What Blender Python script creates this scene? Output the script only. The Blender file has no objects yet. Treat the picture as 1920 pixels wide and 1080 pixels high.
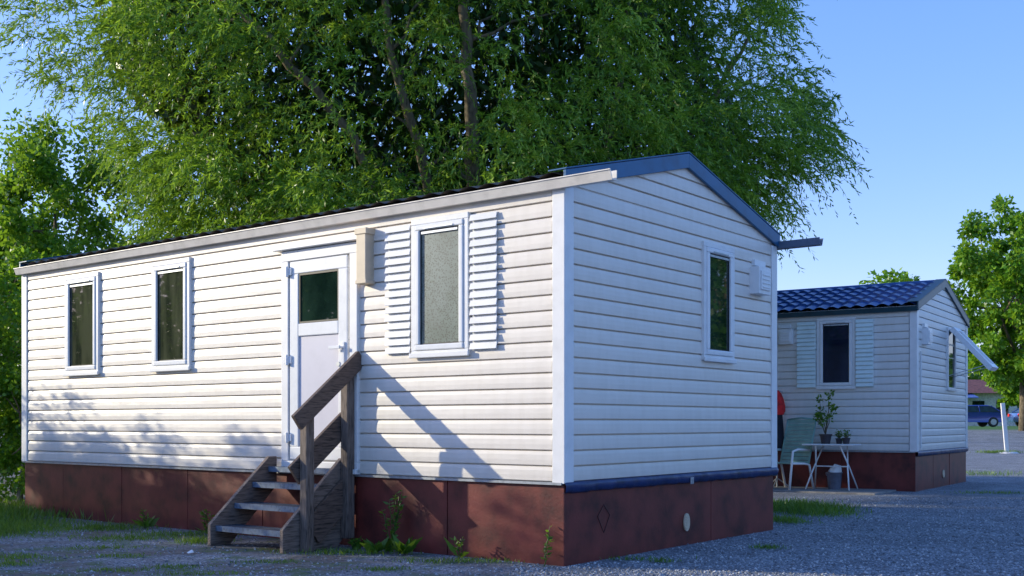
import bpy, bmesh, math, random
import numpy as np
from mathutils import Vector, Matrix
random.seed(7); rng=np.random.default_rng(11)
D=bpy.data; sc=bpy.context.scene; col=sc.collection
sc.view_settings.view_transform='Standard'; sc.view_settings.look='None'
sc.view_settings.exposure=0

# ------------------------------------------------------------ materials
def newmat(name):
    m=D.materials.new(name); m.use_nodes=True
    nt=m.node_tree; b=nt.nodes['Principled BSDF']
    return m,nt,b
def N(nt,t,**k):
    n=nt.nodes.new(t)
    for a,v in k.items(): setattr(n,a,v)
    return n
def ramp(nt,fac,stops):
    r=N(nt,'ShaderNodeValToRGB'); e=r.color_ramp.elements
    e[0].position=stops[0][0]; e[0].color=(*stops[0][1],1)
    e[1].position=stops[-1][0]; e[1].color=(*stops[-1][1],1)
    for p,c in stops[1:-1]:
        x=e.new(p); x.color=(*c,1)
    nt.links.new(fac,r.inputs[0]); return r.outputs[0]
def noise(nt,scale,detail=4,stretch=None,rough=.55,coord='Object'):
    tc=N(nt,'ShaderNodeTexCoord'); o=tc.outputs[coord]
    if stretch:
        mp=N(nt,'ShaderNodeMapping'); mp.inputs['Scale'].default_value=stretch
        nt.links.new(o,mp.inputs[0]); o=mp.outputs[0]
    n=N(nt,'ShaderNodeTexNoise'); n.inputs['Scale'].default_value=scale
    n.inputs['Detail'].default_value=detail; n.inputs['Roughness'].default_value=rough
    nt.links.new(o,n.inputs['Vector']); return n.outputs['Fac']
def mixc(nt,f,a,b,mode='MIX'):
    m=N(nt,'ShaderNodeMix',data_type='RGBA',blend_type=mode)
    for i,v in ((0,f),(6,a),(7,b)):
        if hasattr(v,'is_output'): nt.links.new(v,m.inputs[i])
        elif isinstance(v,(int,float)): m.inputs[i].default_value=v
        else: m.inputs[i].default_value=(*v,1)
    return m.outputs[2]
def bump(nt,b,h,strength,dist):
    bp=N(nt,'ShaderNodeBump'); bp.inputs['Strength'].default_value=strength
    bp.inputs['Distance'].default_value=dist
    nt.links.new(h,bp.inputs['Height']); nt.links.new(bp.outputs[0],b.inputs['Normal'])
def mk(name,c,rough=.5,metal=0,var=.18,ns=6,bs=0,bscale=80,stretch=None,coat=0,dark=None):
    m,nt,b=newmat(name)
    f=noise(nt,ns,6,stretch)
    d=dark or tuple(x*(1-var*2) for x in c)
    l=tuple(min(1,x*(1+var)) for x in c)
    cc=ramp(nt,f,[(.3,d),(.5,c),(.72,l)])
    nt.links.new(cc,b.inputs['Base Color'])
    b.inputs['Roughness'].default_value=rough; b.inputs['Metallic'].default_value=metal
    b.inputs['Coat Weight'].default_value=coat; b.inputs['Coat Roughness'].default_value=.03
    if bs: bump(nt,b,noise(nt,bscale,4,stretch),bs,.01)
    return m

def siding_mat(name,c):
    m,nt,b=newmat(name)
    f=noise(nt,1.3,5,(1,1,.5)); g=noise(nt,9,6,(1.5,1.5,.35))
    c1=ramp(nt,f,[(.3,tuple(x*.95 for x in c)),(.7,c)])
    st=ramp(nt,g,[(.38,(.90,.89,.87)),(.6,(1,1,1))])
    c2=mixc(nt,.45,c1,st,'MULTIPLY')
    tc=N(nt,'ShaderNodeTexCoord'); sp=N(nt,'ShaderNodeSeparateXYZ'); nt.links.new(tc.outputs['Object'],sp.inputs[0])
    mr=N(nt,'ShaderNodeMapRange'); mr.inputs[1].default_value=.6; mr.inputs[2].default_value=1.05
    mr.inputs[3].default_value=.28; mr.inputs[4].default_value=0; nt.links.new(sp.outputs[2],mr.inputs[0])
    mm=N(nt,'ShaderNodeMath',operation='MULTIPLY'); nt.links.new(mr.outputs[0],mm.inputs[0]); nt.links.new(noise(nt,5,6,(1,1,2)),mm.inputs[1])
    c3=mixc(nt,mm.outputs[0],c2,(.30,.26,.2))
    nt.links.new(c3,b.inputs['Base Color']); b.inputs['Roughness'].default_value=.4
    bump(nt,b,noise(nt,2.2,2,(1,1,4)),.15,.02)
    return m
M={}
M['siding']=siding_mat('painted_siding',(.84,.77,.68))
M['siding2']=siding_mat('painted_siding_b',(.80,.77,.72))
M['white']=mk('white_trim',(.83,.82,.80),.38,var=.04,ns=7)
M['cream']=mk('cream_gutter',(.80,.74,.66),.4,var=.08,ns=7)
M['guttergrey']=mk('dark_gutter',(.10,.14,.20),.4,var=.1,ns=7)
M['pvc']=mk('white_plastic',(.84,.84,.83),.3,var=.03,ns=12)
M['shut2']=mk('pale_shutter_plastic',(.78,.90,.88),.35,var=.05)
M['doorp']=mk('door_panel',(.65,.63,.69),.35,var=.03,ns=5)
M['beige']=mk('beige_box',(.64,.52,.37),.5,var=.06)
M['skirt']=mk('red_brown_plywood',(.155,.030,.024),.4,var=.35,ns=3.5,bs=.12,bscale=40,dark=(.05,.012,.012))
M['membrane']=mk('blue_membrane',(.014,.028,.10),.35,var=.3,ns=9,bs=.5,bscale=12)
M['verge']=mk('blue_steel',(.005,.10,.23),.38,.0,var=.15,ns=5)
M['verge2']=mk('dark_steel',(.01,.06,.085),.4,.0,var=.15,ns=5)
M['tile']=mk('dark_tile',(.075,.065,.06),.5,.0,var=.35,ns=8)
M['tile2']=mk('blue_tile',(.018,.08,.28),.4,.0,var=.25,ns=8,coat=.2)
M['metal']=mk('galvanised',(.45,.48,.52),.35,.6,var=.1,ns=20)
M['dark']=mk('dark_rubber',(.02,.02,.022),.5)
M['outline']=mk('hatch_line',(.05,.014,.014),.5)
M['grating']=mk('grey_tread',(.04,.055,.08),.65,.0,var=.3,ns=30,bs=.6,bscale=120)
M['nosing']=mk('tread_edge',(.13,.18,.25),.5,.1,var=.2,ns=30)
M['wood']=mk('weathered_wood',(.135,.092,.07),.8,var=.42,ns=7,bs=.4,bscale=18,stretch=(1.2,12,12))
M['wood2']=mk('weathered_wood_pale',(.20,.15,.12),.8,var=.38,ns=7,bs=.4,bscale=18,stretch=(1.2,12,12))
M['woodv']=mk('weathered_wood_upright',(.17,.13,.105),.8,var=.38,ns=7,bs=.4,bscale=18,stretch=(12,12,1.2))
def glassmat(name,a,bc,scale,stretch,rough=.02):
    m,nt,b=newmat(name)
    f=noise(nt,scale,4,stretch)
    nt.links.new(ramp(nt,f,[(.38,a),(.62,bc)]),b.inputs['Base Color'])
    b.inputs['Roughness'].default_value=rough; b.inputs['Coat Weight'].default_value=.1
    b.inputs['Coat Roughness'].default_value=.01
    return m
M['glass']=glassmat('dark_window_glass',(.006,.016,.012),(.02,.045,.03),2.0,(1,1,.6))
M['navy']=glassmat('navy_window_glass',(.008,.012,.03),(.02,.03,.06),2.0,(1,1,.6))
M['curtain']=glassmat('glass_over_blind',(.025,.030,.018),(.075,.08,.045),2.2,(2,3,.5))
m,nt,b=newmat('glass_over_net')
tc=N(nt,'ShaderNodeTexCoord'); v=N(nt,'ShaderNodeTexVoronoi'); v.inputs['Scale'].default_value=62
nt.links.new(tc.outputs['Object'],v.inputs['Vector'])
c1=ramp(nt,v.outputs['Distance'],[(.15,(.01,.022,.02)),(.55,(.14,.19,.17))])
c2=mixc(nt,.6,c1,ramp(nt,noise(nt,2.5,3),[(.35,(.4,.5,.45)),(.65,(1,1,1))]),'MULTIPLY')
nt.links.new(c2,b.inputs['Base Color']); b.inputs['Roughness'].default_value=.45; b.inputs['Coat Weight'].default_value=.2; b.inputs['Coat Roughness'].default_value=.02
M['net']=m
M['green_plastic']=mk('grey_green_plastic',(.24,.45,.40),.5,var=.12)
M['red']=mk('red_cloth',(.7,.02,.02),.8,var=.25,ns=9,bs=.5,bscale=10)
M['cloth']=mk('dark_cloth',(.02,.02,.03),.9,var=.3)
M['terracotta']=mk('dark_pot',(.05,.04,.045),.6)
M['bucket']=mk('grey_blue_bucket',(.12,.13,.17),.4)
M['awn']=mk('blue_awning',(.12,.2,.5),.6)
M['carblue']=mk('car_paint_blue',(.02,.05,.30),.25,.1,coat=1,var=.05)
M['cargrey']=mk('car_paint_steel',(.06,.14,.4),.25,.2,coat=1,var=.05)
M['roofred']=mk('distant_roof',(.24,.09,.07),.7,var=.3)
M['plaster']=mk('plaster',(.75,.73,.7),.8)

def leafmat(name,dark,mid,light,trans=.4,tcol=(.34,.50,.03),nscale=.7):
    m,nt,b=newmat(name)
    at=N(nt,'ShaderNodeAttribute',attribute_name='rnd')
    f=noise(nt,nscale,3)
    ad=N(nt,'ShaderNodeMath',operation='ADD'); nt.links.new(at.outputs['Fac'],ad.inputs[0]); nt.links.new(f,ad.inputs[1])
    h=N(nt,'ShaderNodeMath',operation='MULTIPLY'); h.inputs[1].default_value=.5; nt.links.new(ad.outputs[0],h.inputs[0])
    c=ramp(nt,h.outputs[0],[(.2,dark),(.5,mid),(.8,light)])
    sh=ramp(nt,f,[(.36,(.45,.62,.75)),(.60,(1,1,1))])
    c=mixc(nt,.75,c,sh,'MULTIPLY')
    nt.links.new(c,b.inputs['Base Color']); b.inputs['Roughness'].default_value=.4
    t=N(nt,'ShaderNodeBsdfTranslucent')
    nt.links.new(mixc(nt,.55,c,tcol),t.inputs['Color'])
    mx=N(nt,'ShaderNodeMixShader'); mx.inputs[0].default_value=trans
    nt.links.new(b.outputs[0],mx.inputs[1]); nt.links.new(t.outputs[0],mx.inputs[2])
    nt.links.new(mx.outputs[0],nt.nodes['Material Output'].inputs[0]); return m
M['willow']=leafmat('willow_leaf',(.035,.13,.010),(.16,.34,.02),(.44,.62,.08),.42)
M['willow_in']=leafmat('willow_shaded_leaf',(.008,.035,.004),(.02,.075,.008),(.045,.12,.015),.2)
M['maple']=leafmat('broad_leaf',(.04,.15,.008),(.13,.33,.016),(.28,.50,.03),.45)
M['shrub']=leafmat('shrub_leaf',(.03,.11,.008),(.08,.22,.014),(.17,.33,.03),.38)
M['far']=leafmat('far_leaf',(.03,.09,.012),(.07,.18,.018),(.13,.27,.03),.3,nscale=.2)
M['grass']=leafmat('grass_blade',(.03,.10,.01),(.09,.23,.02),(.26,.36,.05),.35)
M['bark']=mk('bark',(.17,.135,.085),.9,var=.4,ns=4,bs=1,bscale=8,stretch=(4,4,1))

# ------------------------------------------------------------ mesh helpers
class MB:
    def __init__(s): s.v=[]; s.f=[]
    def hexa(s,p):
        b=len(s.v); s.v+= [tuple(q) for q in p]
        s.f+=[(b,b+1,b+2,b+3),(b+4,b+7,b+6,b+5),(b,b+4,b+5,b+1),(b+1,b+5,b+6,b+2),(b+2,b+6,b+7,b+3),(b+3,b+7,b+4,b)]
    def box(s,x0,x1,y0,y1,z0,z1):
        s.hexa([(x0,y0,z0),(x1,y0,z0),(x1,y1,z0),(x0,y1,z0),(x0,y0,z1),(x1,y0,z1),(x1,y1,z1),(x0,y1,z1)])
    def wb(s,P,a0,a1,o0,o1,z0,z1):
        s.hexa([P(a0,o0,z0),P(a1,o0,z0),P(a1,o1,z0),P(a0,o1,z0),P(a0,o0,z1),P(a1,o0,z1),P(a1,o1,z1),P(a0,o1,z1)])
    def ring(s,P,a0,a1,z0,z1,w,o0,o1):
        s.wb(P,a0,a1,o0,o1,z1-w,z1); s.wb(P,a0,a1,o0,o1,z0,z0+w)
        s.wb(P,a0,a0+w,o0,o1,z0+w,z1-w); s.wb(P,a1-w,a1,o0,o1,z0+w,z1-w)
    def bar(s,p,q,w,h,up=(0,0,1)):
        p=Vector(p);q=Vector(q);d=(q-p).normalized();u=Vector(up)
        sd=d.cross(u)
        if sd.length<1e-4: sd=d.cross(Vector((1,0,0)))
        sd.normalize(); u=sd.cross(d).normalized()
        sd*=w/2;u*=h/2
        s.hexa([p-sd-u,p+sd-u,p+sd+u,p-sd+u,q-sd-u,q+sd-u,q+sd+u,q-sd+u])
    def tube(s,pts,rad,n=8,cap=True):
        pts=[Vector(p) for p in pts]; b=len(s.v); k=len(pts)
        u=None
        for i,p in enumerate(pts):
            d=(pts[min(i+1,k-1)]-pts[max(i-1,0)]).normalized()
            if u is None:
                u=d.orthogonal().normalized()
            u=(u-d*u.dot(d)).normalized(); w=d.cross(u)
            for j in range(n):
                a=2*math.pi*j/n; s.v.append(tuple(p+(u*math.cos(a)+w*math.sin(a))*rad[i]))
        for i in range(k-1):
            for j in range(n):
                s.f.append((b+i*n+j,b+i*n+(j+1)%n,b+(i+1)*n+(j+1)%n,b+(i+1)*n+j))
        if cap:
            s.f.append(tuple(b+j for j in range(n))[::-1]); s.f.append(tuple(b+(k-1)*n+j for j in range(n)))
    def cyl(s,c,r0,r1,z0,z1,n=16):
        s.tube([(c[0],c[1],z0),(c[0],c[1],z1)],[r0,r1],n)
    def extr(s,P,prof,a0,a1):
        b=len(s.v); n=len(prof)
        for a in (a0,a1):
            for o,z in prof: s.v.append(tuple(P(a,o,z)))
        for i in range(n):
            j=(i+1)%n; s.f.append((b+i,b+j,b+n+j,b+n+i))
        s.f.append(tuple(range(b,b+n))[::-1]); s.f.append(tuple(range(b+n,b+2*n)))
def mkobj(name,mb,mat,parent=None,bevel=0,smooth=False,off=(0,0,0),recalc=True,label=None):
    me=D.meshes.new(name)
    me.from_pydata([(x-off[0],y-off[1],z-off[2]) for x,y,z in mb.v],[],mb.f)
    if recalc:
        bm=bmesh.new(); bm.from_mesh(me); bmesh.ops.recalc_face_normals(bm,faces=bm.faces); bm.to_mesh(me); bm.free()
    me.materials.append(mat); me.update()
    if smooth:
        for p in me.polygons: p.use_smooth=True
    o=D.objects.new(name,me); col.objects.link(o)
    if parent: o.parent=parent
    if bevel:
        mo=o.modifiers.new('b','BEVEL'); mo.width=bevel; mo.segments=2; mo.limit_method='ANGLE'
    if label: o['label']=label
    return o
def empty(name,loc,rot,label,cat,group=None):
    e=D.objects.new(name,None); e.empty_display_size=.3; e.location=loc; e.rotation_euler=(0,0,rot)
    col.objects.link(e); e['label']=label; e['category']=cat
    if group: e['group']=group
    return e
def gz(y):
    u=min(1,max(0,(y-44)/22)); return .86*u*u*(3-2*u)

# ------------------------------------------------------------ mobile home
W=3.79
def home(origin,ang,L,ridge,label,mats,conf):
    H=empty('mobile_home',(origin[0],origin[1],0),ang,label,'mobile home')
    PL=lambda a,o,z:(-o,a,z)
    PG=lambda a,o,z:(a,-o,z)
    PB=lambda a,o,z:(W+o,a,z)
    PF=lambda a,o,z:(a,L+o,z)
    zE=3.085; mid=W/2; sl=(ridge-zE)/(mid+.04)
    wall=MB(); h=.1225; z0=.655
    def lim(P,z,n):
        lo=.10
        if P in (PG,PF) and z>2.98:
            lo=max(.10,(z-zE+.05)/sl-.04); return min(lo,n/2),max(n-lo,n/2)
        return lo,n-lo
    for P,n,gab in ((PL,L,0),(PG,W,1),(PB,L,0),(PF,W,1)):
        z=z0; zt=ridge-.06 if gab else 2.98
        while z<zt-.01:
            j=random.uniform(-.0010,.0010)
            pr=[(-.008,0),(-.008,.0075),(.016+j,.008),(.019+j,.011),(.0195+j,.05),(.017+j,.09),(.011,.118),(-.001,h),(-.008,h)]
            b=len(wall.v); c=0
            for o,dz in pr:
                zz=min(z+dz,zt); lo,hi=lim(P,zz,n)
                wall.v+= [P(lo,o,zz),P(hi,o,zz)]; c+=1
            for i in range(c-1):
                wall.f.append((b+2*i,b+2*i+1,b+2*i+3,b+2*i+2))
            z+=h
    mkobj('wall',wall,mats['siding'],H,recalc=False)
    for x,y in ((0,0),(W,0),(0,L),(W,L)):
        sx=-1 if x==0 else 1; sy=-1 if y==0 else 1
        xs=sorted((x+sx*.03,x-sx*.097)); ys=sorted((y+sy*.03,y-sy*.092))
        q=MB(); q.box(xs[0],xs[1],ys[0],ys[1],.645,2.97)
        mkobj('corner_trim',q,M['white'],H,bevel=.006)
    sk=MB()
    def panels(P,n):
        a=.0
        while a<n-.01:
            w=min(1.21,n-a)
            if n-a-w<.3: w=n-a
            j=random.uniform(-.006,.004)
            sk.wb(P,a+.003,a+w-.003,-.03+j,0+j,-.1,.632); a+=w
    panels(PL,L); panels(PG,W-0.0); panels(PB,L); panels(PF,W)
    mkobj('skirting',sk,M['skirt'],H,bevel=.003)
    st=MB()
    for P,n in ((PL,L),(PB,L),(PF,W)):
        st.wb(P,.0,n,.002,.034,.634,.654)
    mkobj('drip_edge',st,M['metal'],H)
    mbm=MB(); segs=60
    prof=[(.004,.66),(.034,.655),(.045,.63),(.040,.585),(.02,.57),(.004,.572)]
    b=len(mbm.v)
    for i in range(segs+1):
        a=-.03+(W+.06)*i/segs
        for k,(o,z) in enumerate(prof):
            mbm.v.append(PG(a,o+(random.uniform(-.006,.008) if 0<k<5 else 0),z+(random.uniform(-.006,.006) if k>2 else 0)))
    for i in range(segs):
        for k in range(5):
            mbm.f.append((b+i*6+k,b+i*6+k+1,b+(i+1)*6+k+1,b+(i+1)*6+k))
    mkobj('membrane_strip',mbm,M['membrane'],H,smooth=True,recalc=False)
    rf=MB(); ny=int((L+.12)/.03); rows=6; ls_=conf.get('lift',.006); wa=conf.get('wave',.030)
    for sgn in (0,1):
        b=len(rf.v); lines=[]
        for r in range(rows):
            for e in (0,1):
                u=(r+ (0 if e==0 else 1))/rows
                lines.append((u,(ls_ if r else .004) if e==0 else 0))
        for u,lift in lines:
            t=-.05+(mid+.05)*u
            x=t if not sgn else W-t
            for i in range(ny+1):
                y=-.03+(L+.05)*i/ny
                wv=abs(math.sin(math.pi*y/.21))
                rf.v.append((x,y,zE+sl*(t+.04)+lift-.037+wa*wv))
        n=ny+1
        for k in range(len(lines)-1):
            for i in range(ny):
                rf.f.append((b+k*n+i,b+k*n+i+1,b+(k+1)*n+i+1,b+(k+1)*n+i))
    roof=mkobj('roof',rf,mats['tile'],H,recalc=False,smooth=False)
    rc=MB(); rc.tube([(mid,-.03,ridge-.045),(mid,L+.03,ridge-.045)],[.07,.07],10); mkobj('ridge_cap',rc,mats['tile'],roof,smooth=True)
    so=MB(); so.hexa([(-.03,0.0,2.975),(W+.03,0.0,2.975),(W+.03,L,2.975),(-.03,L,2.975),(-.03,0,3.03),(W+.03,0,3.03),(W+.03,L,3.03),(-.03,L,3.03)])
    mkobj('eave_board',so,M['white'],H)
    for y0,sy in ((0,-1),(L,1)):
        vg=MB()
        for sgn in (0,1):
            xa=-.045 if not sgn else W+.045; xm=mid
            za=zE; zb=ridge+.012
            ya,yb=sorted((y0+sy*.028,y0+sy*.055))
            vg.hexa([(xa,ya,za-.128),(xm,ya,zb-.13),(xm,yb,zb-.13),(xa,yb,za-.128),(xa,ya,za),(xm,ya,zb),(xm,yb,zb),(xa,yb,za)])
            yc=sorted((y0+sy*.058,y0-sy*.12)); e=.012
            vg.hexa([(xa,yc[0],za+.005),(xm,yc[0],zb+.005),(xm,yc[1],zb+.005),(xa,yc[1],za+.005),(xa,yc[0],za+e+.005),(xm,yc[0],zb+e+.005),(xm,yc[1],zb+e+.005),(xa,yc[1],za+e+.005)])
        mkobj('verge_board',vg,mats['verge'],H,bevel=.003)
    for P in (PL,PB):
        g=MB(); a0=-conf.get('gut',.5); a1=L+.07
        g.extr(P,[(.012,3.02),(.012,2.945),(.08,2.94),(.105,3.01),(.112,3.01),(.112,3.018),(.099,3.018),(.076,2.948),(.018,2.952),(.018,3.02)],a0,a1)
        mkobj('gutter',g,mats.get('gut',M['cream'] if P is PL else M['guttergrey']),H)
    def window(P,a0,a1,z0,z1,pane,opened=False):
        w=MB(); w.ring(P,a0,a1,z0,z1,.05,.0,.045); w.wb(P,a0-.012,a1+.012,.045,.062,z0-.012,z0+.03)
        win=mkobj('window',w,M['white'],H,bevel=.006)
        if not opened:
            s_=MB(); s_.ring(P,a0+.052,a1-.052,z0+.052,z1-.052,.05,.006,.056)
            mkobj('frame',s_,M['pvc'],win,bevel=.01)
            g=MB(); g.wb(P,a0+.10,a1-.10,.003,.03,z0+.10,z1-.10); mkobj('pane',g,M[pane],win)
            g=MB(); g.ring(P,a0+.102,a1-.102,z0+.102,z1-.102,.010,.031,.036); mkobj('seal',g,M['dark'],win)
            c=MB(); c.wb(P,a0+.12,a1-.12,.031,.045,z1-.135,z1-.115); c.wb(P,a0+.16,a1-.16,.057,.062,z1-.095,z1-.083)
            mkobj('vent_slot',c,M['metal'],win)
        else:
            g=MB(); g.wb(P,a0+.052,a1-.052,.003,.02,z0+.052,z1-.052); mkobj('pane',g,M['glass'],win)
            th=math.radians(42); c=math.cos(th); s=math.sin(th); hz=z1-.05
            def Q(a,o,z):
                dz=hz-z; return P(a,.05+dz*s+o*c,hz-dz*c+o*s)
            s_=MB(); s_.ring(Q,a0+.04,a1-.04,z0+.08,z1-.052,.09,.0,.09); mkobj('sash',s_,M['pvc'],win,bevel=.004)
            g=MB(); g.wb(Q,a0+.1,a1-.1,.02,.05,z0+.12,z1-.1); mkobj('pane',g,M['pvc'],win)
            r=MB(); r.bar(P(a0+.06,.02,z0+.25),Q(a0+.07,0,z0+.2),.012,.012); r.bar(P(a1-.06,.02,z0+.25),Q(a1-.07,0,z0+.2),.012,.012)
            mkobj('stay_arm',r,M['metal'],win)
    def shutter(P,a0,a1,z0,z1):
        so_=conf.get('sho',0)
        s=MB(); s.wb(P,a0+.012,a1-.012,.020,.026+so_,z0+.003,z1-.003)
        n=16; d=(z1-z0)/n
        for i in range(n):
            z=z0+i*d
            s.hexa([P(a0,.030+so_,z+d*.82),P(a1,.030+so_,z+d*.82),P(a1,.036+so_,z+d*.93),P(a0,.036+so_,z+d*.93)]+
                   [P(a0,.040+so_,z+d*.16),P(a1,.040+so_,z+d*.16),P(a1,.052+so_,z+d*.18),P(a0,.052+so_,z+d*.18)])
        mkobj('shutter',s,mats.get('shut',M['white']),H,bevel=.002)
    for side,a0,a1,zz0,zz1,pn,op in conf['windows']:
        window({'L':PL,'G':PG}[side],a0,a1,zz0,zz1,pn,op)
    for a0,a1 in conf['shutters']: shutter(PL,a0,a1,1.716,2.85)
    for side,a0,a1,z0_,z1_ in conf['boxes']:
        P={'L':PL,'G':PG}[side]
        b=MB(); b.wb(P,a0,a1,.0,.12,z0_,z1_); b.wb(P,a0+.03,a1-.03,.121,.135,z0_+.04,z1_-.04)
        for k in range(4): b.wb(P,a0+.05,a1-.05,.136,.142,z0_+.06+k*.04,z0_+.075+k*.04)
        b.wb(P,a0+.05,a1+.03,.0,.05,z1_+.02,z1_+.08)
        mkobj('vent_box',b,M['pvc'],H,bevel=.012)
    return H,PL,PG
c1=(.404,8.681); A1=math.radians(51.9)
H1,PL,PG=home(c1,A1,8.14,3.565,'cream clapboard mobile home with blue verge on red-brown skirting',
  {'siding':M['siding'],'tile':M['tile'],'verge':M['verge']},
  {'windows':[('L',.94,1.59,1.69,2.875,'net',False),('L',4.745,5.42,1.68,2.85,'curtain',False),('L',6.45,7.16,1.678,2.84,'curtain',False),('G',2.2,2.82,1.71,2.825,'glass',False)],
   'shutters':[(.64,.925),(1.605,1.905)],'boxes':[('G',3.20,3.47,2.42,2.69)]})
dw=MB(); dw.ring(PL,2.25,3.29,.66,2.76,.10,.0,.05); 
dw.wb(PL,2.20,3.36,.0,.10,2.765,2.80); dw.wb(PL,2.25,3.29,.0,.075,.655,.70)
door=mkobj('door',dw,M['white'],H1,bevel=.006,label='white door with upper glass pane')
dl=MB(); dl.ring(PL,2.385,3.175,.775,2.655,.12,.012,.042); dl.wb(PL,2.505,3.055,.012,.042,1.94,2.06)
mkobj('door_leaf',dl,M['pvc'],door,bevel=.008)
dp=MB(); dp.wb(PL,2.506,3.054,.004,.026,.896,1.939); mkobj('door_panel',dp,M['doorp'],door,bevel=.004)
dg=MB(); dg.ring(PL,2.506,3.054,2.061,2.534,.018,.01,.034); mkobj('glazing_bead',dg,M['dark'],door)
dg=MB(); dg.wb(PL,2.525,3.035,.006,.024,2.08,2.515); mkobj('pane',dg,M['glass'],door)
hd=MB(); hd.wb(PL,2.415,2.455,.043,.055,1.62,1.86); hd.wb(PL,2.425,2.445,.055,.10,1.80,1.82); hd.wb(PL,2.425,2.57,.085,.105,1.795,1.825)
mkobj('handle',hd,M['pvc'],door,bevel=.004)
hd=MB(); hd.tube([PL(2.50,.027,1.66),PL(2.50,.05,1.66)],[.024,.022],12); mkobj('lock',hd,M['metal'],door)
for z in (.98,1.72,2.56):
    q=MB(); q.tube([PL(3.19,.06,z-.05),PL(3.19,.06,z+.05)],[.018,.018],10); q.wb(PL,3.14,3.24,.044,.058,z-.035,z+.035)
    mkobj('hinge',q,M['pvc'],door,bevel=.003)
q=MB(); q.wb(PL,2.07,2.19,.0,.12,2.37,2.85); q.wb(PL,2.055,2.205,.0,.128,2.80,2.855); q.wb(PL,2.06,2.20,.0,.125,2.36,2.395)
mkobj('lamp_housing',q,M['beige'],H1,bevel=.006)
q=MB(); n=20
for k,o in enumerate((.0,.014)):
    for i in range(n):
        a=2*math.pi*i/n; q.v.append((1.93+.052*math.cos(a),-o-.001,.21+.082*math.sin(a)))
q.f.append(tuple(range(n,2*n))); 
for i in range(n): q.f.append((i,(i+1)%n,n+(i+1)%n,n+i))
for k in range(5):
    z=.155+k*.025; q.wb(PG,1.90,1.96,.016,.021,z,z+.010)
mkobj('skirting_vent',q,M['beige'],H1)
q=MB(); q.wb(PG,1.93,1.99,.046,.052,.56,.62); mkobj('latch',q,M['metal'],H1,bevel=.004)
q=MB()
dm=[(.47,.36),(.56,.45),(.65,.36),(.56,.22)]
for i in range(4):
    a,b_=dm[i],dm[(i+1)%4]; q.bar(PG(a[0],.004,a[1]),PG(b_[0],.004,b_[1]),.006,.006,(0,-1,0))
mkobj('hatch_outline',q,M['outline'],H1)

c2=(6.57,18.1); A2=math.radians(90-33.7)
H2,_,_=home(c2,A2,6.2,3.64,'grey-white mobile home with blue tiled roof and open awning window',
  {'siding':M['siding2'],'tile':M['tile2'],'verge':M['verge2'],'gut':M['verge2'],'shut':M['shut2']},
  {'gut':.05,'lift':.035,'wave':.04,'sho':.03,'windows':[('L',.97,1.62,1.70,2.90,'navy',False),('G',2.12,2.75,1.71,2.83,'glass',True)],
   'shutters':[(.66,.955),(1.635,1.96)],'boxes':[('L',2.03,2.27,2.48,2.74),('G',.34,.6,2.42,2.69)]})
q=MB(); q.tube([(.22,-.03,2.3),(.22,-.03,.7)],[.012,.012],6); mkobj('cable_pipe',q,M['pvc'],H2)
q=MB(); q.tube([(1.93,-.0,.22),(1.93,-.014,.22)],[.07,.07],16); mkobj('skirting_vent',q,M['beige'],H2)

# ------------------------------------------------------------ steps
def toworld(c,ang,x,y): return (c[0]+x*math.cos(ang)-y*math.sin(ang), c[1]+x*math.sin(ang)+y*math.cos(ang))
off=(-.4,2.87,0); wl=toworld(c1,A1,off[0],off[1])
S=empty('wooden_steps',(wl[0],wl[1],0),A1,'weathered wooden entrance steps with metal treads and plank handrail','steps')
for k,(t,z,dp_) in enumerate(((-.76,.18,.24),(-.55,.375,.24),(-.34,.56,.22),(-.15,.70,.11))):
    q=MB(); q.box(t,t+dp_,2.43,3.345,z-.035,z)
    for j in range(int(dp_/.037)): q.box(t+.015+j*.037,t+.030+j*.037,2.44,3.335,z,z+.004)
    td=mkobj('tread',q,M['grating'],S,bevel=.003,off=off)
    q=MB(); q.box(t-.010,t-.001,2.43,3.345,z-.045,z+.005); mkobj('nosing',q,M['nosing'],td,off=off)
q=MB()
def plate(q,pts,y0,y1):
    b=len(q.v); n=len(pts)
    for y in (y0,y1):
        for x,z in pts: q.v.append((x,y,z))
    for i in range(n):
        j=(i+1)%n; q.f.append((b+i,b+j,b+n+j,b+n+i))
    q.f.append(tuple(range(b,b+n))[::-1]); q.f.append(tuple(range(b+n,b+2*n)))
plate(q,[(-.82,.0),(-.82,.20),(-.14,.80),(-.05,.80),(-.05,.52),(-.60,.0)],3.35,3.395); mkobj('stringer',q,M['wood2'],S,bevel=.005,off=off)
q=MB(); plate(q,[(-.80,.0),(-.80,.20),(-.12,.80),(-.05,.80),(-.05,.12),(-.18,.0)],2.375,2.42); mkobj('stringer',q,M['wood2'],S,bevel=.005,off=off)
q=MB(); q.box(-.62,-.53,2.28,2.37,0,1.22); mkobj('post',q,M['woodv'],S,bevel=.008,off=off)
q=MB(); q.box(-.14,-.05,2.28,2.37,0.08,1.62); mkobj('post',q,M['woodv'],S,bevel=.008,off=off)
q=MB(); q.bar((-.76,2.25,1.12),(-.0,2.25,1.71),.045,.15); mkobj('handrail',q,M['wood'],S,bevel=.006,off=off)
q=MB(); q.bar((-.66,2.398,.66),(-.04,2.398,1.14),.04,.20); mkobj('middle_rail',q,M['wood'],S,bevel=.006,off=off)
q=MB(); q.bar((-.50,2.355,.16),(-.05,2.355,.52),.03,.26); mkobj('lower_rail',q,M['wood'],S,bevel=.006,off=off)

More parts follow.
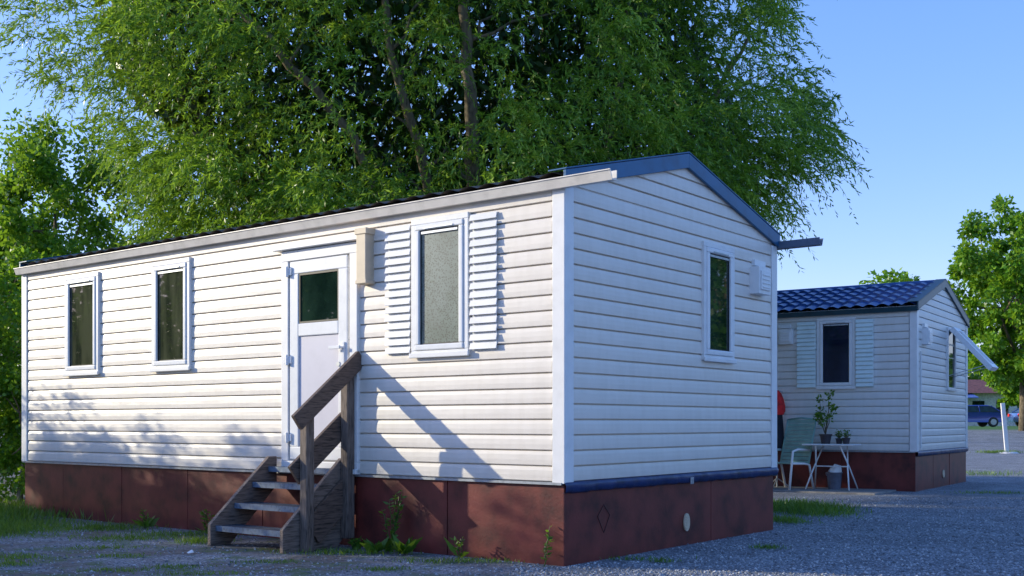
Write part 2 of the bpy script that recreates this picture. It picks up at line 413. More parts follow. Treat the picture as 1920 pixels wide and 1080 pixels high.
# ------------------------------------------------------------ foliage
def leafobj(name,C,A,L_,Wd,mat,parent=None):
    n=len(C)
    A=A/np.linalg.norm(A,axis=1,keepdims=True)
    R=rng.normal(size=(n,3)); S_=np.cross(A,R); S_/=np.linalg.norm(S_,axis=1,keepdims=True)+1e-9
    Nn=np.cross(A,S_)
    L_=np.asarray(L_)[:,None]; Wd=np.asarray(Wd)[:,None]
    v=np.empty((n,4,3))
    v[:,0]=C; v[:,1]=C+A*L_*.45+S_*Wd*.5+Nn*Wd*.12; v[:,2]=C+A*L_; v[:,3]=C+A*L_*.45-S_*Wd*.5+Nn*Wd*.12
    me=D.meshes.new(name); me.vertices.add(n*4); me.vertices.foreach_set('co',v.astype(np.float32).ravel())
    me.loops.add(n*4); me.loops.foreach_set('vertex_index',np.arange(n*4,dtype=np.int32))
    me.polygons.add(n); me.polygons.foreach_set('loop_start',np.arange(0,n*4,4,dtype=np.int32))
    me.polygons.foreach_set('loop_total',np.full(n,4,dtype=np.int32))
    me.update(calc_edges=True)
    at=me.attributes.new('rnd','FLOAT','FACE'); at.data.foreach_set('value',rng.random(n).astype(np.float32))
    me.materials.append(mat)
    o=D.objects.new(name,me); col.objects.link(o)
    if parent: o.parent=parent
    return o
def wig(p,q,n,amp):
    p=np.array(p,float);q=np.array(q,float);out=[]
    for i in range(n+1):
        u=i/n; r=np.array([random.uniform(-1,1) for _ in range(3)])*amp*math.sin(math.pi*u)
        out.append(tuple(p+(q-p)*u+r))
    return out
WT=empty('willow_tree',(-.8,19.6,0),0,'large spreading willow tree with several leaning pale stems','tree')
wo=(-.8,19.6,0)
tr=MB()
stems=[[(-.5,19.6,-.1),(-.5,19.3,2.5),(-.62,18.2,5.0),(-.66,17.6,6.4),(-.78,17.9,8.2),(-1.0,18.8,10.5),(-1.2,19,12)],
 [(-.8,19.6,0),(-1.0,19.2,3),(-1.45,18.5,5.3),(-2.0,18.2,7.2),(-2.4,18.5,9.6),(-2.6,18.8,11.5)],
 [(-1.1,19.6,0),(-1.6,19.1,3.2),(-2.7,18.8,6.0),(-4.0,18.5,7.5),(-5.6,18.6,8.8),(-6.8,18.8,9.6)],
 [(-.2,19.6,0),(.8,19.1,3.5),(1.65,18.8,5.9),(1.9,18.6,7.7),(2.3,18.8,10.5)],
 [(0,19.7,0),(1.5,19.8,4),(3.3,19.6,6.4),(4.2,19.5,8)],
 [(-1,19.8,0),(-3,20.2,4),(-5.2,20,6.2),(-6.6,19.6,7.6)],
 [(-.6,20,0),(-.2,21.5,4.5),(.6,22.5,8),(.8,23,10)]]
rads=[.14,.11,.10,.09,.10,.12,.2]
for st,r in zip(stems,rads):
    pp=[]
    for i in range(len(st)-1):
        w=wig(st[i],st[i+1],4,.08); pp+=w[:-1]
    pp.append(st[-1]); k=len(pp)
    tr.tube(pp,[r*(1.2-.95*i/(k-1)) for i in range(k)],9)
    for j in range(7):
        i=random.randint(k//3,k-2); p=np.array(pp[i]); d=np.array([random.uniform(-1,1),random.uniform(.2,1),random.uniform(.3,1)])
        tr.tube(wig(p,p+d*random.uniform(1.0,1.9),4,.12),[.035,.028,.022,.016,.01],6)
mkobj('trunk',tr,M['bark'],WT,smooth=True,off=wo)
zs=[3.2,4.0,4.6,5.2,6.0,6.8,7.4,9.0,10.0,11.5,13.0]
xl=[-5.2,-5.6,-5.9,-6.1,-6.6,-7.4,-8.2,-8.4,-7.8,-5.5,-2.5]
xr=[3.0,3.6,4.4,5.1,5.2,5.1,4.7,4.3,3.9,2.8,.5]
holes=[(-.64,6.0),(-.68,7.0),(-1.8,6.6)]
cl=[]
while len(cl)<800:
    z=3.3+(12.4-3.3)*random.random()**1.45
    a=np.interp(z,zs,xl); b_=np.interp(z,zs,xr)
    u=random.uniform(-1,1); u=math.copysign(abs(u)**.78,u)
    x=(a+b_)/2+(b_-a)/2*u
    dmax=4.0*math.sqrt(max(0,1-u*u))+.3
    v=random.random()
    y=19.6-dmax*(1-.75*v) if random.random()<.78 else 19.6+dmax*random.uniform(-.2,.9)
    ok=True
    for hx,hz in holes:
        if y<18.2 and (x-hx)**2+((z-hz)*.8)**2<.34**2: ok=False
    if ok: cl.append((x,y,z,u))
cl=np.array(cl)
T=18; K=len(cl)
P0=np.repeat(cl[:,:3],T,0)+rng.normal(size=(K*T,3))*[.20,.20,.19]
cd=np.repeat(cl[:,:3]-np.array([-1.5,19.8,6.5]),T,0); cd/=np.linalg.norm(cd,axis=1,keepdims=True)
d0=cd*.7+rng.normal(size=cd.shape)*.6; d0[:,2]=d0[:,2]*.6+.30
d0/=np.linalg.norm(d0,axis=1,keepdims=True)
Lt=rng.uniform(.3,.8,K*T); g=rng.uniform(.4,1.15,K*T)
NL=29
u=np.tile(np.linspace(.03,1,NL),(K*T,1))+rng.uniform(-.015,.015,(K*T,NL))
pos=P0[:,None,:]+d0[:,None,:]*(Lt[:,None]*u)[...,None]
pos[...,2]-=(g*Lt)[:,None]*u**2
tan=d0[:,None,:]+np.zeros_like(pos); tan=tan.copy(); tan[...,2]-=2*g[:,None]*u
pos=pos.reshape(-1,3); tan=tan.reshape(-1,3); tan/=np.linalg.norm(tan,axis=1,keepdims=True)
ax=tan+rng.normal(size=tan.shape)*.45
n=len(pos)
leafobj('crown',pos-np.array(wo),ax,rng.uniform(.07,.125,n),rng.uniform(.018,.03,n),M['willow'],WT)
ni=46000
zi=rng.uniform(3.0,11.5,ni); ui=rng.uniform(-.86,.86,ni)
ai=np.interp(zi,zs,xl); bi=np.interp(zi,zs,xr)
xi=(ai+bi)/2+(bi-ai)/2*ui; yi=20.8+rng.uniform(-1,1,ni)*2.0*np.sqrt(1-ui**2)
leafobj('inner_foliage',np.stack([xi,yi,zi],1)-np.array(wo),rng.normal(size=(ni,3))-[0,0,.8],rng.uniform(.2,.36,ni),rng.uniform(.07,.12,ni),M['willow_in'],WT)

def tree(name,x,y,h,rx,rz,zc,nl,ls,mat,label,cat='tree',tr_r=.2,ncl=40,group=None,asp=.7,ry=None,sub=.33,rmin=.35):
    z0=gz(y); ry=ry or rx
    E=empty(name,(x,y,z0),random.uniform(0,.01),label,cat,group)
    cs=[]
    while len(cs)<ncl:
        v=np.array([random.gauss(0,1) for _ in range(3)]); v/=np.linalg.norm(v)
        r=random.uniform(rmin,1)**.5*random.choice([1,1,1.12])
        cs.append(v*[rx*r*.85,ry*r*.85,rz*r*.88]+[0,0,zc])
    cs=np.array(cs)
    m=MB(); top=zc+rz*.4
    tp=wig((0,0,-.1),(random.uniform(-.2,.2),0,top),6,tr_r*.5)
    m.tube(tp,[tr_r*(1.2-1.0*i/6) for i in range(7)],9)
    for i in range(min(16,ncl)):
        k=random.randint(2,5); c=cs[i]
        m.tube(wig(tp[k],tuple(c),4,.1*rx/3),[tr_r*.45,tr_r*.35,tr_r*.25,tr_r*.16,tr_r*.07],6)
    mkobj('trunk',m,M['bark'],E,smooth=True)
    idx=rng.integers(0,ncl,nl)
    v=rng.normal(size=(nl,3)); v/=np.linalg.norm(v,axis=1,keepdims=True)
    rr=rng.random(nl)[:,None]**.5
    sz=(rng.uniform(.6,1.3,ncl)[idx])[:,None]
    C=cs[idx]+v*rr*sz*np.array([rx*sub,ry*sub,rz*sub*.8])
    A=v+rng.normal(size=v.shape)*.8; A[:,2]-=.4
    leafobj('crown',C,A,rng.uniform(.7,1.3,nl)*ls,rng.uniform(.7,1.2,nl)*ls*asp,mat,E)
    return E
tree('maple_tree',-9.9,24.5,8,2.4,2.9,5.0,34000,.12,M['maple'],'broad-leaved tree with bright sunlit green crown',tr_r=.10,ncl=110,sub=.2)
tree('maple_tree',-12.4,25,7,2.6,2.2,3.4,24000,.13,M['maple'],'lower broad-leaved tree beside a taller tree',tr_r=.12,ncl=60,sub=.26)
tree('shrub',-7.9,16.4,5,1.6,1.9,2.1,24000,.085,M['maple'],'dense green shrub beside the end of the home','shrub',tr_r=.07,ncl=50,sub=.26)
tree('shrub',-6.75,15.2,3,.8,1.0,1.0,10000,.07,M['maple'],'low leafy shrub growing against the home end wall','shrub',tr_r=.04,ncl=24)
tree('maple_tree',27.6,60,14,4.6,5.8,7.4,30000,.27,M['maple'],'tall roadside tree with open irregular crown',tr_r=.22,ncl=190,sub=.12,rmin=.15)
tree('maple_tree',17.2,52,7.6,2.4,2.2,6.0,3500,.25,M['maple'],'small tree showing only its crown above a roof',tr_r=.15,ncl=26,sub=.22)
tree('maple_tree',40.5,88,6,2.6,2.4,3.6,8000,.33,M['maple'],'bushy low tree beside a small building',tr_r=.16,ncl=50,sub=.22)
for x,y,h,nl in ((-11.6,10.6,2.9,1900),(-12.0,12.6,3.0,1500),(-11.7,14.2,3.1,1500),(-12.3,16.0,3.2,1900)):
    tree('hedge_shrub',x,y,h,1.05,h*.48,h*.52,nl,.12,M['shrub'],'loose green hedge shrub','shrub',tr_r=.05,ncl=24,sub=.17,asp=.5,group='hedge shrubs along the plot edge')
for x,y,h,nl in ((-10.6,12.6,3.9,2200),(-11.2,13.9,3.8,2200),(-10.2,11.6,3.9,1800),(-9.6,10.7,3.6,1500)):
    tree('young_tree',x,y,h,1.15,h*.36,h*.58,nl,.12,M['shrub'],'slender young tree with sparse narrow foliage','tree',tr_r=.04,ncl=60,sub=.13,asp=.28,group='sparse young trees behind the hedge')
for x,y,rr_ in ((-22,3.5,2.4),(-23,8,2.4),(-23,12.4,2.3),(-24,16.3,2.0)):
    tree('maple_tree',x,y,8,rr_,2.9,3.9,8000,.24,M['shrub'],'broad-leaved tree at the plot edge',tr_r=.18,ncl=30)
for x,y in ((27,20),(31,24),(24,15)):
    tree('maple_tree',x,y,9,3.4,4.2,4.9,9000,.32,M['shrub'],'dense dark green tree across the gravel yard',tr_r=.2,ncl=36)
nt_=42000
an=rng.uniform(0,2*np.pi,nt_); rad=115+rng.uniform(0,10,nt_)
hmax=np.where((np.sin(an)>.6),6.5,11)+2.2*np.sin(an*37)+1.5*np.sin(an*91+1)
zz=rng.random(nt_)**.8*hmax+.5
leafobj('distant_trees',np.stack([np.cos(an)*rad,np.sin(an)*rad,zz],1),rng.normal(size=(nt_,3)),rng.uniform(.9,1.7,nt_),rng.uniform(.7,1.2,nt_),M['far'])['kind']='stuff'

# ------------------------------------------------------------ ground
xs=np.unique(np.concatenate([np.linspace(-700,-60,9),np.linspace(-60,60,41),np.linspace(60,700,9)]))
ys=np.unique(np.concatenate([np.linspace(-700,-20,9),np.linspace(-20,90,56),np.linspace(90,900,9)]))
g=MB()
for y in ys:
    for x in xs: g.v.append((x,y,gz(y)))
nx=len(xs)
for j in range(len(ys)-1):
    for i in range(nx-1): g.f.append((j*nx+i,j*nx+i+1,(j+1)*nx+i+1,(j+1)*nx+i))
m,nt,b=newmat('gravel_ground')
tc=N(nt,'ShaderNodeTexCoord'); sp=N(nt,'ShaderNodeSeparateXYZ'); nt.links.new(tc.outputs['Object'],sp.inputs[0])
vo=N(nt,'ShaderNodeTexVoronoi'); vo.inputs['Scale'].default_value=64; nt.links.new(tc.outputs['Object'],vo.inputs['Vector'])
bw=N(nt,'ShaderNodeRGBToBW'); nt.links.new(vo.outputs['Color'],bw.inputs[0])
grav=ramp(nt,bw.outputs[0],[(.2,(.12,.13,.145)),(.5,(.24,.26,.285)),(.85,(.47,.49,.53))])
grav=mixc(nt,.7,grav,ramp(nt,noise(nt,1.1,6,rough=.65),[(.35,(.45,.45,.47)),(.65,(1,1,1))]),'MULTIPLY')
soil=ramp(nt,noise(nt,14,6),[(.3,(.07,.058,.05)),(.7,(.24,.21,.185))])
mk1=ramp(nt,noise(nt,.9,5,rough=.65),[(.44,(0,0,0)),(.56,(1,1,1))])
mr=N(nt,'ShaderNodeMapRange'); mr.inputs[1].default_value=1.0; mr.inputs[2].default_value=-1.5; mr.inputs[3].default_value=0; mr.inputs[4].default_value=1
nt.links.new(sp.outputs[0],mr.inputs[0])
mu=N(nt,'ShaderNodeMath',operation='MULTIPLY'); nt.links.new(mk1,mu.inputs[0]); nt.links.new(mr.outputs[0],mu.inputs[1])
c=mixc(nt,mu.outputs[0],grav,soil)
moss=ramp(nt,noise(nt,2.3,6,rough=.72),[(.51,(0,0,0)),(.59,(1,1,1))])
mu2=N(nt,'ShaderNodeMath',operation='MULTIPLY'); nt.links.new(moss,mu2.inputs[0]); nt.links.new(mr.outputs[0],mu2.inputs[1])
mu3=N(nt,'ShaderNodeMath',operation='MULTIPLY'); nt.links.new(mu2.outputs[0],mu3.inputs[0]); mu3.inputs[1].default_value=.75
c=mixc(nt,mu3.outputs[0],c,(.08,.14,.03))
mf=N(nt,'ShaderNodeMapRange'); mf.inputs[1].default_value=60; mf.inputs[2].default_value=62; nt.links.new(sp.outputs[1],mf.inputs[0])
c=mixc(nt,mf.outputs[0],c,(.07,.18,.03))
nt.links.new(c,b.inputs['Base Color']); b.inputs['Roughness'].default_value=.9
bump(nt,b,vo.outputs['Distance'],.8,.015)
gr=mkobj('ground',g,m,recalc=False); gr['kind']='structure'
def inhome(X,Y):
    r=np.zeros(len(X),bool)
    for c_,a,Ln in ((c1,A1,8.14),(c2,A2,6.2)):
        dx=X-c_[0];dy=Y-c_[1]; t=dx*math.cos(a)+dy*math.sin(a); s=-dx*math.sin(a)+dy*math.cos(a)
        r|=(t>-.02)&(t<W+.02)&(s>-.02)&(s<Ln)
    return r
n=46000
Y=7.6+9*rng.random(n)**1.6; X=(rng.uniform(-.5,.5,n))*Y
k=~inhome(X,Y); X=X[k];Y=Y[k]; k=(X>0)|(rng.random(len(X))<.25); X=X[k];Y=Y[k]; n=len(X)
oc=np.array([(1,0,0),(0,1,0),(-1,0,0),(0,-1,0),(0,0,1),(0,0,-1)],float)
sz=rng.uniform(.004,.011,n)*rng.choice([1,1,1,1,1.7],n)
v=oc[None]*sz[:,None,None]*rng.uniform(.6,1.3,(n,6,1)); th=rng.uniform(0,6.28,n)
vx=v[...,0]*np.cos(th)[:,None]-v[...,1]*np.sin(th)[:,None]; vy=v[...,0]*np.sin(th)[:,None]+v[...,1]*np.cos(th)[:,None]
V=np.stack([vx+X[:,None],vy+Y[:,None],v[...,2]*.7+sz[:,None]*.25],2).reshape(-1,3)
tri=np.array([(0,1,4),(1,2,4),(2,3,4),(3,0,4),(1,0,5),(2,1,5),(3,2,5),(0,3,5)])
F=(tri[None]+(np.arange(n)*6)[:,None,None]).reshape(-1,3)
me=D.meshes.new('gravel'); nf=len(F); me.vertices.add(len(V)); me.vertices.foreach_set('co',V.astype(np.float32).ravel())
me.loops.add(nf*3); me.loops.foreach_set('vertex_index',F.astype(np.int32).ravel()); me.polygons.add(nf)
me.polygons.foreach_set('loop_start',np.arange(0,nf*3,3,dtype=np.int32)); me.polygons.foreach_set('loop_total',np.full(nf,3,dtype=np.int32)); me.update(calc_edges=True)
at=me.attributes.new('rnd','FLOAT','FACE'); at.data.foreach_set('value',np.repeat(rng.random(n),8).astype(np.float32))
m,nt,b=newmat('loose_gravel'); a_=N(nt,'ShaderNodeAttribute',attribute_name='rnd')
nt.links.new(ramp(nt,a_.outputs['Fac'],[(0,(.11,.12,.13)),(.5,(.25,.265,.29)),(1,(.55,.57,.60))]),b.inputs['Base Color']); b.inputs['Roughness'].default_value=.85
me.materials.append(m); o=D.objects.new('gravel',me); col.objects.link(o); o['kind']='stuff'
q=MB(); q.box(-1.25,-.02,.3,4.2,-.05,.025)
sl_=mkobj('pavement',q,mk('concrete',(.26,.25,.24),.9,bs=.4),None,bevel=.01); sl_.location=(c2[0],c2[1],0); sl_.rotation_euler=(0,0,A2); sl_['kind']='structure'

tufts=[(-5.4,11.5,.8,.9,4200,.09),(-6.3,13.2,1.2,1.4,6000,.16),(-4.3,11.7,.5,.35,900,.07),(-3.3,11.0,.6,.25,500,.06),(-4.15,9.2,.35,.25,500,.04),(-4.0,8.75,.25,.15,300,.045),
 (3.7,14.2,.55,1.0,3600,.12),(3.1,12.6,.2,.4,450,.08),(2.27,9.9,.14,.10,160,.05),(1.2,8.95,.12,.1,120,.04),(-.45,8.9,.5,.1,350,.05),(-1.4,9.5,.5,.15,400,.06),(-2.6,8.6,.3,.15,250,.03),(-3.3,9.3,.25,.15,200,.035),(-1.0,8.45,.3,.1,200,.035),
 (1.0,9.05,.3,.05,100,.05),(18.0,41,.8,.3,900,.15),(7.6,17.6,.6,.3,300,.06),(10,24,1.0,1.0,400,.12),(-2.9,10.35,.25,.2,350,.07),(-3.6,9.9,.4,.15,260,.04),(-2.0,8.9,.3,.12,200,.03),(-3.0,8.4,.3,.1,220,.03),(-3.7,10.7,.5,.2,500,.05),(-2.3,8.2,.4,.1,260,.03)]
CC=[];LL=[]
for x,y,rx,ry,n,h in tufts:
    k=rng.normal(size=(n,2))*.5; X=x+k[:,0]*rx; Y=y+k[:,1]*ry; ok=~inhome(X,Y); X=X[ok];Y=Y[ok]
    CC.append(np.stack([X,Y,np.zeros(len(X))],1)); LL.append(rng.uniform(.4,1.2,len(X))*h)
CC=np.concatenate(CC);LL=np.concatenate(LL); A=rng.normal(size=CC.shape)*.5; A[:,2]=1
leafobj('grass',CC,A,LL,np.full(len(LL),.006)+LL*.03,M['grass'])['kind']='stuff'
def weed(s,t,h,nst,rosette,label):
    x,y=toworld(c1,A1,t,s)
    E=empty('weed_plant',(x,y,0),0,label,'weed')
    m=MB(); C=[];A=[];L_=[];W_=[]
    for i in range(nst):
        tip=(random.uniform(-.18,.18)*h,random.uniform(-.1,.1)*h,h*random.uniform(.6,1)); pp=wig((0,0,-.01),tip,6,.02)
        m.tube(pp,[.004]*6+[.001],5)
        for j in range(int(14*h/.3)):
            u=random.uniform(.15,1); p=np.array(tip)*u; C.append(p); a=np.array([random.gauss(0,1),random.gauss(0,1),.5]); A.append(a); L_.append(random.uniform(.03,.07)); W_.append(random.uniform(.01,.025))
    for i in range(rosette):
        a=random.uniform(0,6.28); C.append((0,0,.01)); A.append((math.cos(a),math.sin(a),random.uniform(.3,1.4))); L_.append(random.uniform(.10,.22)); W_.append(random.uniform(.04,.08))
    if nst: mkobj('stem',m,M['grass'],E)
    leafobj('leaves',np.array(C),np.array(A),L_,W_,M['shrub'],E)
weed(1.72,-.14,.55,6,6,'tall thin-stemmed weed against red-brown skirting')
weed(1.50,-.22,.1,1,22,'broad-leaved dock rosette at the foot of the skirting')
weed(1.75,-.30,.1,1,10,'broad-leaved dock rosette at the foot of the skirting')
weed(.95,-.15,.2,3,2,'small weed at the foot of the skirting')
weed(.12,-.1,.38,2,0,'thin grassy weed near the home corner')
weed(4.3,-.15,.25,5,5,'small weed at the foot of the skirting')
weed(5.3,-.2,.2,4,6,'small weed at the foot of the skirting')
weed(2.1,-.25,.15,3,4,'small weed at the foot of the skirting')
weed(3.9,-.35,.15,3,6,'small weed beside the wooden steps')
q=MB()
for i in range(9):
    a=i*.7; q.v.append((.05*math.cos(a)*random.uniform(.6,1.2),.03*math.sin(a),random.uniform(.01,.03)))
q.v.append((0,0,.045))
for i in range(8): q.f.append((i,i+1,9))
o=mkobj('crumpled_paper',q,M['white'],None,recalc=False); o.location=(-2.72,9.45,0); o['label']='small crumpled white paper lying on gravel'; o['category']='litter'

# ------------------------------------------------------------ table, chair, plants
def at2(s,t): return toworld(c2,A2,t,s)
x,y=at2(1.22,-.5)
E=empty('garden_table',(x,y,.025),A2,'small round-cornered white garden table with folding metal legs','table')
q=MB(); q.box(-.26,.26,-.42,.42,.725,.75); mkobj('table_top',q,M['pvc'],E,bevel=.012)
for sy in (-1,1):
    q=MB(); q.tube([(-.24,sy*.36,0),(-.05,sy*.28,.36),(.2,sy*.2,.724)],[.013]*3,8); q.tube([(.24,sy*.36,0),(.05,sy*.28,.36),(-.2,sy*.2,.724)],[.013]*3,8)
    mkobj('leg',q,M['pvc'],E,smooth=True)
q=MB(); q.tube([(-.05,-.27,.38),(-.05,.27,.38)],[.01,.01],8); mkobj('cross_bar',q,M['pvc'],E)
def pot(name,s,t,z,r,h,lh,nl,ls,label,mat=M['terracotta'],spread=.12):
    x,y=at2(s,t); E=empty(name,(x,y,z),0,label,'potted plant')
    q=MB(); q.tube([(0,0,0),(0,0,h*.85),(0,0,h*.86),(0,0,h),(0,0,h-.01)],[r*.7,r*.95,r*1.08,r*1.08,r*.9],16); mkobj('pot',q,mat,E,smooth=False)
    m=MB(); C=[];A=[]
    for i in range(6):
        tip=np.array((random.gauss(0,spread),random.gauss(0,spread),h+lh*(1-.11*i))); m.tube(wig((0,0,h-.01),tuple(tip),5,.02),[.009,.008,.007,.005,.004,.002],5)
        for j in range(nl//6):
            u=random.choice([1,1,.75,.5])*random.uniform(.92,1.03); C.append(tip*[u,u,1]-[0,0,(1-u)*(tip[2]-h)]+np.array([random.gauss(0,.028) for _ in range(3)])); A.append((random.gauss(0,1),random.gauss(0,1),random.gauss(.2,.6)))
    mkobj('stem',m,M['bark'],E); leafobj('leaves',np.array(C),np.array(A),rng.uniform(.7,1.3,len(C))*ls,rng.uniform(.4,.7,len(C))*ls,M['shrub'],E)
pot('potted_plant',1.32,-.5,.775,.10,.16,.66,210,.07,'tall sparse houseplant in dark pot on the white table',spread=.14)
pot('potted_plant',1.12,-.42,.775,.06,.09,.10,60,.045,'small herb in dark pot on the white table',spread=.03)
pot('potted_plant',.98,-.5,.775,.065,.10,.08,60,.045,'small seedling pot on the white table',spread=.03)
x,y=at2(1.2,-.42); E=empty('bucket',(x,y,.025),0,'blue bucket with a white cloth under the table','bucket')
q=MB(); q.tube([(0,0,0),(0,0,.26),(0,0,.265),(0,0,.28),(0,0,.27)],[.10,.125,.135,.135,.12],18); mkobj('bucket_body',q,M['bucket'],E)
q=MB(); q.tube([(0,0,.25),(.03,0,.32),(.05,.02,.36),(.0,.02,.40)],[.11,.1,.07,.02],9); mkobj('cloth',q,M['white'],E)
q=MB(); q.tube([(0.135*math.cos(a),0.03+.02*math.sin(a),.27-.1*math.sin(a)) for a in np.linspace(0,math.pi,9)],[.004]*9,5); mkobj('handle',q,M['metal'],E)
x,y=at2(1.90,-.72); E=empty('garden_chair',(x,y,.025),math.radians(40),'white garden chair with grey-green slatted back and seat','chair')
for sy in (-1,1):
    q=MB(); q.tube([(-.32,sy*.28,0),(-.26,sy*.28,.42),(-.24,sy*.29,.63),(-.1,sy*.29,.66),(.22,sy*.29,.64)],[.02]*5,8)
    q.tube([(.34,sy*.28,0),(.22,sy*.28,.40),(.1,sy*.27,.42),(-.26,sy*.27,.43)],[.02]*4,8)
    mkobj('leg',q,M['pvc'],E,smooth=True)
q=MB()
for i in range(7): q.box(-.26+i*.065,-.205+i*.065,-.26,.26,.425-i*.004,.445-i*.004)
mkobj('seat',q,M['green_plastic'],E,bevel=.004)
q=MB()
for i in range(12):
    z=.44+i*.062; xx=.2+(z-.43)*.3
    q.bar((xx,-.27,z),(xx,.27,z),.018,.056)
mkobj('backrest',q,M['green_plastic'],E,bevel=.004)
q=MB()
for sy in (-1,1): q.tube([(.2,sy*.28,.40),(.41,sy*.28,1.15)],[.017,.015],8)
q.tube([(.41,-.28,1.15),(.415,0,1.18),(.41,.28,1.15)],[.015]*3,8); mkobj('back_frame',q,M['green_plastic'],E,smooth=True)
x,y=at2(2.23,-.3); E=empty('coat_stand',(x,y,.025),0,'slim stand beside the chair','stand')
q=MB(); q.tube([(0,0,0),(0,0,1.7)],[.015,.012],8); q.tube([(0,0,1.66),(.10,0,1.62)],[.01,.01],6); q.tube([(0,0,1.66),(-.10,0,1.62)],[.01,.01],6)
for a in (0,2.1,4.2): q.tube([(0,0,.15),(.22*math.cos(a),.22*math.sin(a),0)],[.01,.01],6)
mkobj('stand_pole',q,M['metal'],E)
nn=20
def sleeve(q,rings,k):
    for z,rx,ry in rings:
        for i in range(nn):
            a=6.283*i/nn; w=1+.16*math.sin(a*k+z*9); q.v.append((rx*w*math.cos(a),ry*w*math.sin(a),z))
    for r in range(len(rings)-1):
        for i in range(nn): q.f.append((r*nn+i,r*nn+(i+1)%nn,(r+1)*nn+(i+1)%nn,(r+1)*nn+i))
q=MB(); sleeve(q,[(1.70,.02,.02),(1.64,.07,.05),(1.55,.10,.07),(1.45,.13,.08),(1.34,.14,.08),(1.28,.11,.07)],5)
o=mkobj('jacket',q,M['red'],None,smooth=True); o.location=(x,y,-.02); o['label']='red jacket hanging on a stand beside the chair'; o['category']='jacket'
q=MB(); sleeve(q,[(1.29,.09,.05),(1.0,.09,.07),(.8,.10,.07),(.66,.08,.07)],4)
o=mkobj('towel',q,M['cloth'],None,smooth=True); o.location=(x+.01,y,0); o['label']='dark folded towel hanging below the red jacket'; o['category']='towel'

E=empty('white_post',(18.25,41,0),0,'leaning white post on a flat concrete foot','post')
q=MB(); q.bar((0,0,.05),(-.16,0,1.85),.15,.07,(0,1,0)); mkobj('post_shaft',q,M['white'],E,bevel=.01)
q=MB(); q.cyl((0,0),.42,.34,0,.06,20); mkobj('foot',q,M['plaster'],E,bevel=.01)

def car(x,y,mat,label,flip=1):
    E=empty('parked_car',(x,y,gz(y)),0 if flip>0 else math.pi,label,'car')
    prof=[(-2.1,.32),(-2.12,.62),(-2.0,.82),(-1.1,.93),(.0,.95),(1.6,.95),(2.02,.9),(2.1,.6),(2.05,.3)]
    q=MB(); n=len(prof)
    ws=[(-.86,.96),(-.88,1),(.88,1),(.86,.96)]
    for wy,sc_ in ws:
        for px,pz in prof: q.v.append((px*sc_,wy,pz))
    for k in range(3):
        for i in range(n):
            j=(i+1)%n; q.f.append((k*n+i,k*n+j,(k+1)*n+j,(k+1)*n+i))
    q.f.append(tuple(range(n))); q.f.append(tuple(range(3*n,4*n)))
    mkobj('body',q,mat,E,bevel=.05,smooth=True)
    q=MB(); q.hexa([(-1.15,-.8,.94),(1.85,-.8,.94),(1.85,.8,.94),(-1.15,.8,.94),(-.35,-.6,1.36),(1.2,-.6,1.36),(1.2,.6,1.36),(-.35,.6,1.36)])
    mkobj('window',q,M['glass'],E,bevel=.04)
    q=MB(); q.hexa([(-.40,-.63,1.34),(1.25,-.63,1.34),(1.25,.63,1.34),(-.40,.63,1.34),(-.2,-.55,1.41),(1.05,-.55,1.41),(1.05,.55,1.41),(-.2,.55,1.41)])
    for sy in (-1,1):
        for xa,xb in ((-1.15,-.38),(.45,.45),(1.85,1.22)):
            q.bar((xa,sy*.805,.94),(xb,sy*.62,1.36),.05,.07)
    mkobj('roof',q,mat,E,bevel=.02)
    for wx in (-1.3,1.3):
        for sy in (-1,1):
            q=MB(); q.tube([(wx,sy*.70,.32),(wx,sy*.90,.32)],[.32,.32],20); wh=mkobj('wheel',q,M['dark'],E,bevel=.03)
            q=MB(); q.tube([(wx,sy*.895,.32),(wx,sy*.91,.32)],[.2,.19],12); mkobj('rim',q,M['metal'],wh)
    for sy in (-1,1):
        q=MB(); q.box(-2.14,-2.0,sy*.68-.13,sy*.68+.13,.62,.76); mkobj('headlight',q,M['pvc'],E,bevel=.03)
        q=MB(); q.box(2.0,2.13,sy*.72-.1,sy*.72+.1,.66,.86); mkobj('tail_light',q,M['red'],E,bevel=.03)
    return E
car(29.5,72,M['carblue'],'dark blue parked car beside a strip of grass',1)
car(34.8,72.5,M['cargrey'],'steel blue parked car near a tree',-1)
E=empty('distant_house',(38.4,96,gz(96)),0,'small white building with reddish roof and blue awning','house')
q=MB(); q.box(-4,4,-3,3,0,2.9); mkobj('wall',q,M['plaster'],E)
q=MB(); q.v+=[(-4.5,-3.6,2.75),(4.5,-3.6,2.75),(4.5,3.6,2.75),(-4.5,3.6,2.75),(-4.5,0,4.0),(4.5,0,4.0)]; q.f+=[(0,1,5,4),(3,2,5,4),(0,4,3),(1,2,5),(0,1,2,3)]
mkobj('roof',q,M['roofred'],E)
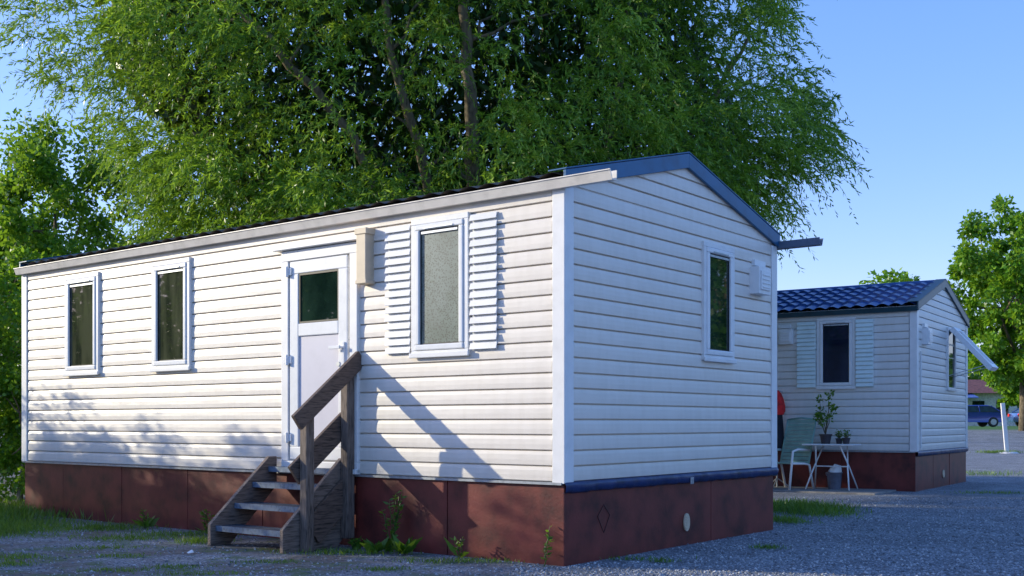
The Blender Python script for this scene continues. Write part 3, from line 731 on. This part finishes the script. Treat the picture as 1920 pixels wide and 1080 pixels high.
for x in (-2.6,.6,2.6):
    q=MB(); q.box(x-.5,x+.5,-3.04,-2.99,.9,2.1); mkobj('window',q,M['glass'],E)
q=MB(); q.box(-1.5,-.6,-3.05,-2.99,0,2.1); mkobj('door',q,M['wood'],E)
q=MB(); q.hexa([(-3.9,-4.6,2.3),(0,-4.6,2.3),(0,-3.02,2.7),(-3.9,-3.02,2.7),(-3.9,-4.6,2.36),(0,-4.6,2.36),(0,-3.02,2.76),(-3.9,-3.02,2.76)]); mkobj('awning',q,M['awn'],E)

# ------------------------------------------------------------ light & camera
sv=(2.27,-.509,-.66)
sd=Vector(sv); sd.normalize()
sun=D.lights.new('sun','SUN'); sun.energy=5; sun.angle=math.radians(.5); sun.color=(1,.91,.68)
so=D.objects.new('sun',sun); so.rotation_euler=sd.to_track_quat('-Z','Y').to_euler(); so.location=(-20,5,10); col.objects.link(so)
w=D.worlds.new('World'); sc.world=w; w.use_nodes=True; nt=w.node_tree
sk=N(nt,'ShaderNodeTexSky'); sk.sky_type='NISHITA'; sk.sun_disc=False; sk.sun_elevation=math.asin(-sd.z); sk.sun_rotation=math.atan2(-sv[0],-sv[1])
sk.air_density=1.0; sk.dust_density=.6; sk.ozone_density=3
gm=N(nt,'ShaderNodeGamma'); gm.inputs[1].default_value=.68
hs=N(nt,'ShaderNodeHueSaturation'); hs.inputs['Saturation'].default_value=1.38; hs.inputs['Value'].default_value=3.35
nt.links.new(sk.outputs[0],gm.inputs[0]); nt.links.new(gm.outputs[0],hs.inputs['Color'])
tint=mixc(nt,1.0,hs.outputs[0],(1.0,.895,1.18),'MULTIPLY')
nt.links.new(tint,nt.nodes['Background'].inputs[0])
nt.nodes['Background'].inputs[1].default_value=.13
cam=D.cameras.new('camera'); cam.sensor_width=36; cam.lens=2085/1920*36; cam.shift_y=(793-540)/1920; cam.clip_end=2000; cam.clip_start=.05
co=D.objects.new('camera',cam); co.location=(0,0,1.12); co.rotation_euler=(math.radians(90),0,0); col.objects.link(co); sc.camera=co
